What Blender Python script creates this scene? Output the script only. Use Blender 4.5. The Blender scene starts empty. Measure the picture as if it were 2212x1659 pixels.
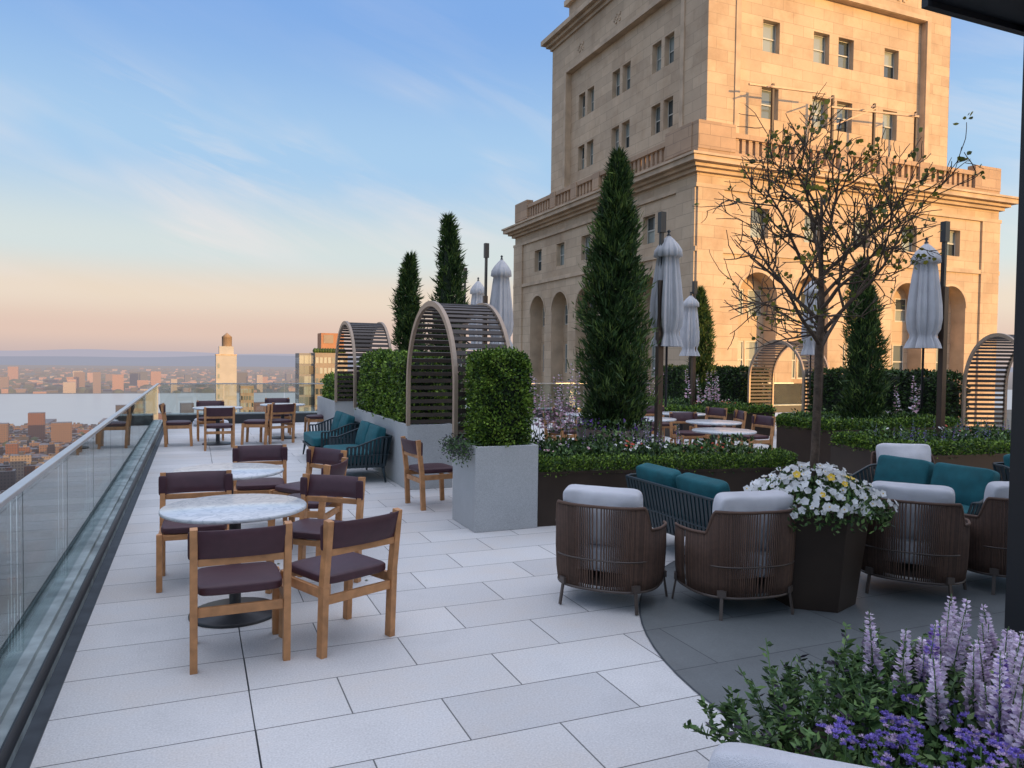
import bpy, math, random
import numpy as np
from mathutils import Vector, Matrix
random.seed(7); rng=np.random.default_rng(7)
rad=math.radians
SC=bpy.context.scene
COL=SC.collection
Z=Vector((0,0,1))
# ------------------------------------------------------------------ materials
def newmat(name):
    m=bpy.data.materials.new(name); m.use_nodes=True
    nt=m.node_tree; b=nt.nodes['Principled BSDF']
    return m,nt,b
def N(nt,t,**k):
    n=nt.nodes.new(t)
    for a,v in k.items():
        if hasattr(n,a): setattr(n,a,v)
        else: n.inputs[a].default_value=v
    return n
def scl(c,f): return tuple(min(1,x*f) for x in c)+(1,)
def pmat(name,col,rough=.6,metal=0,var=.12,scale=6,bump=0,bscale=60,island=0,spec=.5,detail=5):
    m,nt,b=newmat(name)
    b.inputs['Roughness'].default_value=rough; b.inputs['Metallic'].default_value=metal
    b.inputs['Specular IOR Level'].default_value=spec
    g=N(nt,'ShaderNodeNewGeometry'); no=N(nt,'ShaderNodeTexNoise'); no.inputs['Scale'].default_value=scale; no.inputs['Detail'].default_value=detail
    nt.links.new(g.outputs['Position'],no.inputs['Vector'])
    r=N(nt,'ShaderNodeValToRGB'); r.color_ramp.elements[0].position=.3; r.color_ramp.elements[1].position=.7
    r.color_ramp.elements[0].color=scl(col,1-var); r.color_ramp.elements[1].color=scl(col,1+var)
    nt.links.new(no.outputs['Fac'],r.inputs['Fac'])
    out=r.outputs['Color']
    if island:
        h=N(nt,'ShaderNodeHueSaturation'); mr=N(nt,'ShaderNodeMapRange'); mr.inputs['To Min'].default_value=1-island; mr.inputs['To Max'].default_value=1+island
        nt.links.new(g.outputs['Random Per Island'],mr.inputs['Value']); nt.links.new(mr.outputs['Result'],h.inputs['Value'])
        nt.links.new(out,h.inputs['Color']); out=h.outputs['Color']
    nt.links.new(out,b.inputs['Base Color'])
    if bump:
        n2=N(nt,'ShaderNodeTexNoise'); n2.inputs['Scale'].default_value=bscale; n2.inputs['Detail'].default_value=4
        nt.links.new(g.outputs['Position'],n2.inputs['Vector'])
        bp=N(nt,'ShaderNodeBump'); bp.inputs['Strength'].default_value=bump; bp.inputs['Distance'].default_value=.01
        nt.links.new(n2.outputs['Fac'],bp.inputs['Height']); nt.links.new(bp.outputs['Normal'],b.inputs['Normal'])
    return m
def leafmat(name,col,var=.35,tr=0,scale=9):
    m=pmat(name,col,rough=.55,var=.3,scale=scale,island=var,spec=.3)
    if tr==0: return m
    nt=m.node_tree; b=nt.nodes['Principled BSDF']; o=nt.nodes['Material Output']
    t=N(nt,'ShaderNodeBsdfTranslucent'); src=b.inputs['Base Color'].links[0].from_socket
    nt.links.new(src,t.inputs['Color']); mx=N(nt,'ShaderNodeMixShader'); mx.inputs[0].default_value=tr
    nt.links.new(b.outputs[0],mx.inputs[1]); nt.links.new(t.outputs[0],mx.inputs[2]); nt.links.new(mx.outputs[0],o.inputs['Surface'])
    return m
def mth(nt,op,a,b=None,c=None):
    n=N(nt,'ShaderNodeMath',operation=op)
    for i,x in enumerate((a,b,c)):
        if x is None: continue
        if isinstance(x,(int,float)): n.inputs[i].default_value=x
        else: nt.links.new(x,n.inputs[i])
    return n.outputs[0]
def tilemat(name,c1,c2,mort,bw,rh,off,ox,oy,msize=.006,rough=.6,vertical=False,noise=.12,nscale=3,bump=.15,spk=.1,tint=None,tsc=1.1):
    m,nt,b=newmat(name); b.inputs['Roughness'].default_value=rough
    g=N(nt,'ShaderNodeNewGeometry'); sp=N(nt,'ShaderNodeSeparateXYZ'); nt.links.new(g.outputs['Position'],sp.inputs[0])
    cb=N(nt,'ShaderNodeCombineXYZ')
    if vertical:
        nt.links.new(mth(nt,'ADD',sp.outputs[0],sp.outputs[1]),cb.inputs[0]); nt.links.new(sp.outputs[2],cb.inputs[1])
    else:
        nt.links.new(mth(nt,'ADD',sp.outputs[0],ox),cb.inputs[0]); nt.links.new(mth(nt,'ADD',sp.outputs[1],oy),cb.inputs[1])
    br=N(nt,'ShaderNodeTexBrick'); br.offset=off; br.inputs['Scale'].default_value=1
    br.inputs['Mortar Size'].default_value=msize; br.inputs['Mortar Smooth'].default_value=.1; br.inputs['Bias'].default_value=0
    br.inputs['Brick Width'].default_value=bw; br.inputs['Row Height'].default_value=rh
    br.inputs['Color1'].default_value=c1+(1,); br.inputs['Color2'].default_value=c2+(1,); br.inputs['Mortar'].default_value=mort+(1,)
    nt.links.new(cb.outputs[0],br.inputs['Vector'])
    n1=N(nt,'ShaderNodeTexNoise'); n1.inputs['Scale'].default_value=nscale; n1.inputs['Detail'].default_value=8; n1.inputs['Roughness'].default_value=.65
    nt.links.new(g.outputs['Position'],n1.inputs['Vector'])
    n2=N(nt,'ShaderNodeTexNoise'); n2.inputs['Scale'].default_value=nscale*45; n2.inputs['Detail'].default_value=2
    nt.links.new(g.outputs['Position'],n2.inputs['Vector'])
    f=mth(nt,'ADD',mth(nt,'MULTIPLY_ADD',n1.outputs['Fac'],noise*4,1-noise*2),mth(nt,'MULTIPLY_ADD',n2.outputs['Fac'],spk*2,-spk))
    mx=N(nt,'ShaderNodeMix',data_type='RGBA',blend_type='MULTIPLY'); mx.inputs[0].default_value=1
    src=br.outputs['Color']
    if tint:
        n3=N(nt,'ShaderNodeTexNoise'); n3.inputs['Scale'].default_value=tsc; n3.inputs['Detail'].default_value=6; n3.inputs['Roughness'].default_value=.7
        nt.links.new(g.outputs['Position'],n3.inputs['Vector']); mr=N(nt,'ShaderNodeMapRange'); mr.inputs['From Min'].default_value=.46; mr.inputs['From Max'].default_value=.68; mr.inputs['To Max'].default_value=.9
        nt.links.new(n3.outputs['Fac'],mr.inputs[0]); m3=N(nt,'ShaderNodeMix',data_type='RGBA',blend_type='MULTIPLY'); nt.links.new(mr.outputs[0],m3.inputs[0]); nt.links.new(src,m3.inputs[6]); m3.inputs[7].default_value=tint+(1,); src=m3.outputs[2]
    nt.links.new(src,mx.inputs[6]); nt.links.new(f,mx.inputs[7])
    nt.links.new(mx.outputs[2],b.inputs['Base Color'])
    bp=N(nt,'ShaderNodeBump'); bp.inputs['Strength'].default_value=bump; bp.inputs['Distance'].default_value=.01
    h=mth(nt,'MULTIPLY_ADD',br.outputs['Fac'],-1.0,n2.outputs['Fac'])
    nt.links.new(h,bp.inputs['Height']); nt.links.new(bp.outputs['Normal'],b.inputs['Normal'])
    return m
def glassmat(name,tint,refl=.1,ior=1.5):
    m,nt,b=newmat(name); nt.nodes.remove(b); o=nt.nodes['Material Output']
    t=N(nt,'ShaderNodeBsdfTransparent'); t.inputs[0].default_value=tint+(1,)
    g=N(nt,'ShaderNodeBsdfGlossy'); g.inputs['Roughness'].default_value=.02; g.inputs[0].default_value=(.9,.95,.95,1)
    fr=N(nt,'ShaderNodeFresnel'); fr.inputs[0].default_value=ior
    f=mth(nt,'MULTIPLY_ADD',fr.outputs[0],.9,refl)
    mx=N(nt,'ShaderNodeMixShader'); nt.links.new(f,mx.inputs[0]); nt.links.new(t.outputs[0],mx.inputs[1]); nt.links.new(g.outputs[0],mx.inputs[2]); nt.links.new(mx.outputs[0],o.inputs[0])
    return m

WOOD=pmat('teak_wood',(.46,.22,.09),rough=.5,var=.22,scale=14,island=.08,bump=.1,bscale=80)
LEATHER=pmat('maroon_leather',(.055,.018,.027),rough=.5,var=.12,scale=20,bump=.2,bscale=260)
BLACK=pmat('black_metal',(.02,.021,.024),rough=.4,var=.1)
DARKPOST=pmat('dark_post_metal',(.008,.009,.012),rough=.5,var=.1)
BRONZE=pmat('bronze_metal',(.042,.028,.020),rough=.42,metal=.35,var=.2,scale=2.5)
BRONZE2=pmat('bronze_pot',(.065,.042,.030),rough=.45,metal=.3,var=.15,scale=3)
ARCHM=pmat('taupe_metal',(.36,.27,.20),rough=.45,metal=.3,var=.06)
SLAT=pmat('dark_bronze_slat',(.055,.042,.035),rough=.5,metal=.2,var=.1,island=.1)
STEEL=pmat('brushed_steel',(.5,.51,.52),rough=.35,metal=.7,var=.06)
LEDGE=pmat('zinc_ledge',(.36,.40,.39),rough=.45,metal=.3,var=.45,scale=4,detail=10)
GUT=pmat('gutter_dark',(.05,.06,.07),rough=.6,var=.25,scale=8)
TEAL=pmat('teal_fabric',(.006,.095,.115),rough=.85,var=.18,scale=10,bump=.3,bscale=500)
TEALD=pmat('dark_teal_frame',(.012,.026,.034),rough=.45,var=.1)
WHITEF=pmat('white_cushion_fabric',(.62,.62,.65),rough=.9,var=.07,scale=8,bump=.7,bscale=330)
UMB=pmat('umbrella_canvas',(.50,.49,.50),rough=.85,var=.08,scale=5,bump=.15,bscale=60)
CORD=pmat('brown_cord',(.085,.046,.030),rough=.7,var=.15,scale=30,island=.3)
CORDR=pmat('taupe_frame',(.09,.07,.06),rough=.45,metal=.3,var=.1)
SOIL=pmat('soil',(.03,.022,.016),rough=.95,var=.4,scale=30,bump=.6,bscale=80)
GR1=leafmat('leaf_boxwood',(.09,.165,.018)); GR2=leafmat('leaf_boxwood_dark',(.030,.068,.011)); GR3=leafmat('leaf_boxwood_light',(.17,.26,.03))
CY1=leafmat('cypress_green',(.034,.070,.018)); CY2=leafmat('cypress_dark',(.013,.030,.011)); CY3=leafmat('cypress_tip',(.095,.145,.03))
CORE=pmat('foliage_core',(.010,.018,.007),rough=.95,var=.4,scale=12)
HD1=leafmat('leaf_hedge_deep',(.030,.058,.011)); 
TL1=leafmat('leaf_redbud',(.20,.19,.03),tr=.4); TL2=leafmat('leaf_redbud_dark',(.09,.11,.022),tr=.4)
BARK=pmat('bark',(.085,.058,.040),rough=.9,var=.35,scale=25,bump=.8,bscale=70)
FW=leafmat('flower_white',(.82,.82,.80),var=.08,tr=.3); FY=pmat('flower_yellow',(.75,.5,.05),rough=.7)
FP=leafmat('flower_violet',(.30,.22,.62),var=.25,tr=.2); FPD=leafmat('flower_purple',(.17,.08,.33),var=.3)
FL=leafmat('flower_lilac',(.62,.48,.66),var=.2,tr=.2); FL2=leafmat('flower_pale_lilac',(.76,.66,.76),var=.15,tr=.2); FPK=leafmat('flower_pink',(.62,.38,.46),var=.2); FR=leafmat('flower_red',(.45,.03,.03),var=.2)
PLG=leafmat('leaf_perennial',(.075,.14,.042)); PLG2=leafmat('leaf_perennial_light',(.13,.21,.06)); PLD=leafmat('leaf_perennial_dark',(.03,.062,.022)); PLP=leafmat('leaf_purplish',(.06,.045,.07))
CONC=tilemat('grey_granite_cladding',(.38,.39,.39),(.41,.41,.41),(.3,.3,.3),30,30,0,0,0,msize=.001,rough=.7,vertical=True,noise=.07,nscale=4,bump=.05,spk=.5)
def marble():
    m,nt,b=newmat('white_marble'); b.inputs['Roughness'].default_value=.22
    g=N(nt,'ShaderNodeNewGeometry'); n=N(nt,'ShaderNodeTexNoise'); n.inputs['Scale'].default_value=7; n.inputs['Detail'].default_value=9; n.inputs['Distortion'].default_value=1.6
    nt.links.new(g.outputs['Position'],n.inputs['Vector']); r=N(nt,'ShaderNodeValToRGB'); e=r.color_ramp.elements
    e[0].position=.40; e[0].color=(.62,.64,.66,1); e[1].position=.60; e[1].color=(.60,.62,.63,1)
    k=e.new(.48); k.color=(.44,.47,.50,1); k=e.new(.53); k.color=(.58,.60,.62,1)
    nt.links.new(n.outputs['Fac'],r.inputs[0]); nt.links.new(r.outputs[0],b.inputs['Base Color']); return m
MARB=marble()
GLASS=glassmat('balustrade_glass',(.87,.91,.90),refl=.03)
STONE=tilemat('limestone_ashlar',(.56,.43,.30),(.46,.35,.245),(.35,.27,.19),1.5,.62,.5,0,0,msize=.014,rough=.85,vertical=True,noise=.13,nscale=.6,bump=.15,spk=.08,tint=(.80,.74,.69),tsc=.35)
STONE2=pmat('limestone_trim',(.49,.375,.265),rough=.85,var=.2,scale=1.0,detail=9)
STONED=tilemat('limestone_parapet',(.43,.30,.20),(.34,.235,.16),(.24,.17,.12),1.3,.55,.5,0,0,msize=.014,rough=.85,vertical=True,noise=.16,nscale=.8,bump=.15,spk=.08)
WFR=pmat('window_frame',(.50,.50,.46),rough=.5,var=.05)
def winmat():
    m,nt,b=newmat('window_pane'); b.inputs['Roughness'].default_value=.06; b.inputs['Specular IOR Level'].default_value=.9
    g=N(nt,'ShaderNodeNewGeometry'); h=N(nt,'ShaderNodeValToRGB'); nt.links.new(g.outputs['Random Per Island'],h.inputs[0])
    h.color_ramp.interpolation='CONSTANT'; e=h.color_ramp.elements; e[0].color=(.15,.18,.18,1); e[1].position=.5; e[1].color=(.30,.34,.32,1); k=e.new(.3); k.color=(.06,.075,.08,1)
    nt.links.new(h.outputs[0],b.inputs['Base Color']); return m
WPANE=winmat()

# ------------------------------------------------------------------ mesh builder
class MB:
    def __init__(s): s.v=[];s.f=[];s.m=[];s.sm=[];s.mats=[];s.n=0
    def mi(s,mat):
        if mat not in s.mats: s.mats.append(mat)
        return s.mats.index(mat)
    def add(s,verts,faces,mat,smooth=False,M=None):
        k=s.mi(mat)
        if M is not None: verts=[M@Vector(p) for p in verts]
        s.v.extend(tuple(p) for p in verts)
        for f in faces:
            s.f.append(tuple(i+s.n for i in f)); s.m.append(k); s.sm.append(smooth)
        s.n+=len(verts)
    def box(s,c,size,mat,rz=0,M=None):
        x,y,z=[q/2 for q in size]; R=Matrix.Rotation(rz,3,'Z'); c=Vector(c)
        vs=[c+R@Vector((a*x,b*y,d*z)) for a in(-1,1) for b in(-1,1) for d in(-1,1)]
        s.add(vs,[(0,1,3,2),(4,6,7,5),(0,4,5,1),(2,3,7,6),(0,2,6,4),(1,5,7,3)],mat,M=M)
    def bb(s,x0,x1,y0,y1,z0,z1,mat): s.box(((x0+x1)/2,(y0+y1)/2,(z0+z1)/2),(x1-x0,y1-y0,z1-z0),mat)
    def beam(s,p0,p1,w,h,mat,side=None):
        p0=Vector(p0);p1=Vector(p1);d=(p1-p0).normalized()
        if side is None: side=Vector((1,0,0)) if abs(d.x)<.7 else Vector((0,1,0))
        u=(Vector(side)-d*d.dot(Vector(side))).normalized(); v=d.cross(u)
        vs=[]
        for p in (p0,p1):
            for a,b in((-1,-1),(1,-1),(1,1),(-1,1)): vs.append(p+u*(a*w/2)+v*(b*h/2))
        s.add(vs,[(0,3,2,1),(4,5,6,7),(0,1,5,4),(1,2,6,5),(2,3,7,6),(3,0,4,7)],mat)
    def tube(s,pts,r,mat,n=8,closed=False):
        pts=[Vector(p) for p in pts]; m=len(pts)
        if isinstance(r,(int,float)): r=[r]*m
        vs=[];fs=[];u=None
        for i,p in enumerate(pts):
            a=pts[i-1] if (i>0 or closed) else p; b=pts[(i+1)%m] if (i<m-1 or closed) else p
            d=(b-a).normalized()
            if u is None: u=d.cross(Vector((.13,.3,.94))); u=u if u.length>.1 else d.cross(Vector((1,0,0)))
            u=(u-d*u.dot(d)).normalized(); w=d.cross(u)
            for k in range(n):
                t=2*math.pi*k/n; vs.append(p+(u*math.cos(t)+w*math.sin(t))*r[i])
        for i in range(m if closed else m-1):
            for k in range(n):
                a=i*n+k;b=i*n+(k+1)%n;c=((i+1)%m)*n+(k+1)%n;d=((i+1)%m)*n+k; fs.append((a,b,c,d))
        if not closed: fs.append(tuple(range(n))[::-1]); fs.append(tuple((m-1)*n+k for k in range(n)))
        s.add(vs,fs,mat,smooth=True)
    def lathe(s,prof,mat,c=(0,0,0),n=32,fn=None,smooth=True,rot=0):
        vs=[];fs=[];cx,cy,cz=c
        for i,(r,z) in enumerate(prof):
            for k in range(n):
                t=2*math.pi*k/n+rot; q=r if fn is None else r*fn(t,i/(len(prof)-1))
                vs.append((cx+q*math.cos(t),cy+q*math.sin(t),cz+z))
        for i in range(len(prof)-1):
            for k in range(n): fs.append((i*n+k,i*n+(k+1)%n,(i+1)*n+(k+1)%n,(i+1)*n+k))
        s.add(vs,fs,mat,smooth=smooth)
    def cushion(s,c,size,mat,M=None,n=8,p=5.0,puff=.12,wr=0):
        vs=[];fs=[];idx={}
        R=M if M is not None else Matrix.Identity(3); c=Vector(c)
        ax=min(range(3),key=lambda i:size[i])
        def vid(q):
            key=tuple(round(t,5) for t in q)
            if key in idx: return idx[key]
            x,y,z=q; L=(abs(x)**p+abs(y)**p+abs(z)**p)**(1/p)
            co=[x/L,y/L,z/L]
            o=[co[i] for i in range(3) if i!=ax]
            f=1+puff*(1-o[0]**2)*(1-o[1]**2)*2-puff*.4+wr*math.sin(o[0]*5+o[1]*2)*math.cos(o[1]*6-o[0]*3)
            co[ax]*=f
            for i in range(3):
                if i!=ax:
                    j=[k for k in range(3) if k!=ax and k!=i][0]; co[i]*=1-.035*(1-co[j]**2)*(1 if wr else 0)
            co=[co[i]*size[i]/2 for i in range(3)]
            w=R@Vector(co)+c; idx[key]=len(vs); vs.append(w); return idx[key]
        g=[math.sin(math.pi/2*(2*i/n-1)) for i in range(n+1)]
        for a_ in range(3):
            for sg in(-1,1):
                for i in range(n):
                    for j in range(n):
                        qs=[]
                        for a,b in((i,j),(i+1,j),(i+1,j+1),(i,j+1)):
                            q=[0,0,0]; q[a_]=sg; q[(a_+1)%3]=g[a]; q[(a_+2)%3]=g[b]; qs.append(vid(q))
                        fs.append(tuple(qs if sg>0 else qs[::-1]))
        s.add(vs,fs,mat,smooth=True)
    def kites(s,C,D,L,W,mat):
        C=np.asarray(C,float);D=np.asarray(D,float); n=len(C)
        if n==0: return
        D=D/np.maximum(1e-6,np.linalg.norm(D,axis=1,keepdims=True))
        S=np.cross(D,rng.normal(size=(n,3))); S/=np.maximum(1e-6,np.linalg.norm(S,axis=1,keepdims=True))
        L=np.broadcast_to(np.asarray(L,float),(n,)).reshape(n,1); W=np.broadcast_to(np.asarray(W,float),(n,)).reshape(n,1)
        V=np.stack([C,C+D*L*.45+S*W*.5,C+D*L,C+D*L*.45-S*W*.5],axis=1).reshape(-1,3)
        k=s.mi(mat); s.v.extend(map(tuple,V.tolist()))
        s.f.extend([(s.n+4*i,s.n+4*i+1,s.n+4*i+2,s.n+4*i+3) for i in range(n)])
        s.m.extend([k]*n); s.sm.extend([False]*n); s.n+=4*n
    def mesh(s,name):
        me=bpy.data.meshes.new(name); me.from_pydata(s.v,[],s.f)
        for m in s.mats: me.materials.append(m)
        me.polygons.foreach_set('material_index',s.m); me.polygons.foreach_set('use_smooth',s.sm); me.update(); return me
    def obj(s,name,loc=(0,0,0),rz=0,parent=None,bevel=0):
        return place(s.mesh(name),name,loc,rz,parent,bevel)
def place(me,name,loc=(0,0,0),rz=0,parent=None,bevel=0):
    o=bpy.data.objects.new(name,me); COL.objects.link(o); o.location=loc; o.rotation_euler=(0,0,rz)
    if parent: o.parent=parent
    if bevel:
        b=o.modifiers.new('bevel','BEVEL'); b.width=bevel; b.segments=2; b.limit_method='ANGLE'; b.angle_limit=rad(40)
    return o
def empty(name,loc=(0,0,0)):
    e=bpy.data.objects.new(name,None); COL.objects.link(e); e.location=loc; return e

# ------------------------------------------------------------------ camera
cam=bpy.data.cameras.new('camera'); cam.lens=26.4; cam.sensor_width=36; cam.clip_start=.05; cam.clip_end=80000
co=bpy.data.objects.new('camera',cam); COL.objects.link(co)
M=Matrix.Rotation(rad(-22.9),4,'Z')@Matrix.Rotation(rad(90-1.82),4,'X')@Matrix.Rotation(.012,4,'Z')
M.translation=Vector((0,0,1.75)); co.matrix_world=M; SC.camera=co

# ------------------------------------------------------------------ light & sky
SUN_TO=Vector((.447,-.894,math.tan(rad(6.5)))).normalized()
sl=bpy.data.lights.new('sun','SUN'); sl.energy=5.0; sl.angle=rad(.6); sl.color=(1,.57,.20)
so=bpy.data.objects.new('sun',sl); COL.objects.link(so); so.rotation_euler=(-SUN_TO).to_track_quat('-Z','Y').to_euler()
w=bpy.data.worlds.new('World'); SC.world=w; w.use_nodes=True; nt=w.node_tree; bg=nt.nodes['Background']
tc=N(nt,'ShaderNodeTexCoord'); sp=N(nt,'ShaderNodeSeparateXYZ'); nt.links.new(tc.outputs['Generated'],sp.inputs[0])
rp=N(nt,'ShaderNodeValToRGB'); rp.color_ramp.interpolation='EASE'
el=rp.color_ramp.elements
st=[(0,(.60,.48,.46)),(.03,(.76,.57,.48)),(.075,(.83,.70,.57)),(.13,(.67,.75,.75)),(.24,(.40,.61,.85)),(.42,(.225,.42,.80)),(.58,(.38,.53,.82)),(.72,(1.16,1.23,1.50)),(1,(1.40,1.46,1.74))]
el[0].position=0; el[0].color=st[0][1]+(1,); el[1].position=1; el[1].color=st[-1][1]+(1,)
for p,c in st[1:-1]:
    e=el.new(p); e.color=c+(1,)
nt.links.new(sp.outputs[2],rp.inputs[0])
ax=mth(nt,'ADD',mth(nt,'MULTIPLY',sp.outputs[0],.921),mth(nt,'MULTIPLY',sp.outputs[1],-.389))
al=mth(nt,'SUBTRACT',mth(nt,'MULTIPLY',ax,.93),mth(nt,'MULTIPLY',sp.outputs[2],.36))
ac=mth(nt,'ADD',mth(nt,'MULTIPLY',ax,.36),mth(nt,'MULTIPLY',sp.outputs[2],.93))
cb=N(nt,'ShaderNodeCombineXYZ'); nt.links.new(mth(nt,'MULTIPLY',al,2.2),cb.inputs[0]); nt.links.new(mth(nt,'MULTIPLY',ac,16),cb.inputs[1])
cn=N(nt,'ShaderNodeTexNoise'); cn.inputs['Scale'].default_value=1.0; cn.inputs['Detail'].default_value=9; cn.inputs['Roughness'].default_value=.6; cn.inputs['Distortion'].default_value=.7
nt.links.new(cb.outputs[0],cn.inputs['Vector'])
cb2=N(nt,'ShaderNodeCombineXYZ'); nt.links.new(mth(nt,'MULTIPLY',al,2.0),cb2.inputs[0]); nt.links.new(mth(nt,'MULTIPLY',ac,4.6),cb2.inputs[1]); cb2.inputs[2].default_value=8.2
cn2=N(nt,'ShaderNodeTexNoise'); cn2.inputs['Scale'].default_value=1.6; cn2.inputs['Detail'].default_value=3; nt.links.new(cb2.outputs[0],cn2.inputs['Vector'])
m1=N(nt,'ShaderNodeMapRange'); m1.inputs['From Min'].default_value=.43; m1.inputs['From Max'].default_value=.74; nt.links.new(cn.outputs['Fac'],m1.inputs[0])
m2=N(nt,'ShaderNodeMapRange'); m2.inputs['From Min'].default_value=.44; m2.inputs['From Max'].default_value=.60; nt.links.new(cn2.outputs['Fac'],m2.inputs[0])
m3=N(nt,'ShaderNodeMapRange'); m3.inputs['From Min'].default_value=.05; m3.inputs['From Max'].default_value=.14; nt.links.new(sp.outputs[2],m3.inputs[0])
m5=N(nt,'ShaderNodeMapRange'); m5.inputs['From Min'].default_value=.36; m5.inputs['From Max'].default_value=.26; m5.inputs['To Min'].default_value=.12; nt.links.new(sp.outputs[2],m5.inputs[0])
cf=mth(nt,'MULTIPLY',mth(nt,'MULTIPLY',mth(nt,'MULTIPLY',m1.outputs[0],m2.outputs[0]),mth(nt,'MULTIPLY',m3.outputs[0],.9)),m5.outputs[0])
cm=N(nt,'ShaderNodeMix',data_type='RGBA'); nt.links.new(cf,cm.inputs[0]); nt.links.new(rp.outputs[0],cm.inputs[6]); cm.inputs[7].default_value=(.86,.80,.79,1)
sk=N(nt,'ShaderNodeTexSky',sky_type='NISHITA'); sk.sun_disc=False; sk.sun_elevation=rad(6.5); sk.sun_rotation=math.atan2(SUN_TO.x,SUN_TO.y); sk.altitude=150
dt=mth(nt,'ADD',mth(nt,'MULTIPLY',sp.outputs[0],.447),mth(nt,'MULTIPLY',sp.outputs[1],-.894))
m4=N(nt,'ShaderNodeMapRange'); m4.inputs['From Min'].default_value=-.25; m4.inputs['From Max'].default_value=.9; m4.inputs['To Min'].default_value=.0; m4.inputs['To Max'].default_value=.13; nt.links.new(dt,m4.inputs[0])
vm=N(nt,'ShaderNodeVectorMath',operation='SCALE'); nt.links.new(sk.outputs[0],vm.inputs[0]); nt.links.new(m4.outputs[0],vm.inputs['Scale'])
va=N(nt,'ShaderNodeVectorMath',operation='ADD'); nt.links.new(cm.outputs[2],va.inputs[0]); nt.links.new(vm.outputs[0],va.inputs[1])
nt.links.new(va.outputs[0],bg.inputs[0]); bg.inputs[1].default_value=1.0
SC.view_settings.view_transform='Standard'; SC.view_settings.look='None'; SC.view_settings.exposure=0

# ------------------------------------------------------------------ terrace floor
PALE=tilemat('pale_granite_paving',(.63,.62,.605),(.52,.515,.51),(.13,.13,.13),.91,.457,.5,-.26,0,msize=.004,rough=.7,noise=.10,nscale=2.2,bump=.15,spk=.30,tint=(.90,.85,.80))
PALE2=tilemat('pale_granite_border',(.62,.61,.60),(.53,.525,.52),(.13,.13,.13),.91,.457,0,.65,0,msize=.004,rough=.7,noise=.10,nscale=2.2,bump=.15,spk=.30,tint=(.90,.85,.80))
DARKP=tilemat('slate_paving',(.145,.16,.16),(.115,.125,.13),(.05,.055,.06),1.2,.6,.5,.2,.1,msize=.004,rough=.6,noise=.14,nscale=2.5,bump=.1,spk=.2)
fl=empty('terrace_floor')
b=MB(); b.bb(.262,20,-8,20.9,-.3,0,PALE); b.obj('main_paving',parent=fl)
b=MB(); b.bb(-.65,.255,-8,20.9,-.3,0,PALE2); b.obj('border_paving',parent=fl)
b=MB(); b.bb(.2545,.2625,-8,20.9,-.3,-.012,GUT); b.obj('expansion_joint',parent=fl)
b=MB(); n=96
b.add([(5.5+3.07*math.cos(2*math.pi*k/n),2.85+3.07*math.sin(2*math.pi*k/n),.0044) for k in range(n)],[tuple(range(n))],DARKP)
b.obj('slate_circle',parent=fl)
b=MB(); ri,ro=3.07,3.082
vs=[(5.5+r*math.cos(2*math.pi*k/n),2.85+r*math.sin(2*math.pi*k/n),.005) for r in(ri,ro) for k in range(n)]
b.add(vs,[(k,(k+1)%n,n+(k+1)%n,n+k) for k in range(n)],GUT); b.obj('circle_joint',parent=fl)
b=MB(); b.add([(5.5,-8,.0022),(20,-8,.0022),(20,5.6,.0022),(5.5,5.6,.0022)],[(0,1,2,3)],DARKP); b.obj('slate_field',parent=fl)

BR=tilemat('host_brick',(.3,.24,.19),(.26,.2,.16),(.2,.17,.14),.8,.3,.5,0,0,vertical=True,noise=.1,nscale=.6)
b=MB(); b.bb(-1.12,20.4,-8.1,21.42,-150,-.31,BR); b.obj('rooftop_building')

# glass balustrade
gb=empty('glass_balustrade')
b=MB()
b.bb(-1.10,-.735,-8,21.4,-.3,.10,LEDGE); b.bb(-.93,-.80,-8,20.99,.10,.135,LEDGE)
b.bb(-.735,-.652,-8,20.93,-.3,-.03,GUT); b.bb(-.742,-.733,-8,20.93,.02,.125,BLACK); b.obj('ledge',parent=gb)
b=MB(); y=-8+.5
while y<20.8:
    b.bb(-.872,-.858,y+.008,min(y+1.52,20.98),.12,1.03,GLASS); y+=1.53
b.obj('panes',parent=gb)
b=MB(); b.bb(-.893,-.837,-8,21.12,1.025,1.055,STEEL); b.obj('cap_rail',parent=gb,bevel=.006)
gb=empty('glass_balustrade')
b=MB(); b.bb(-.73,20.3,20.94,21.4,-.3,.24,BLACK); b.bb(-.73,20.3,21.0,21.3,.24,.27,LEDGE); b.obj('ledge',parent=gb)
b=MB(); x=-.83
while x<20:
    b.bb(x+.008,x+1.52,21.11,21.124,.26,1.03,GLASS); x+=1.53
b.obj('panes',parent=gb)
b=MB(); b.bb(-.834,20,21.09,21.145,1.025,1.055,STEEL); b.obj('cap_rail',parent=gb)

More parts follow.
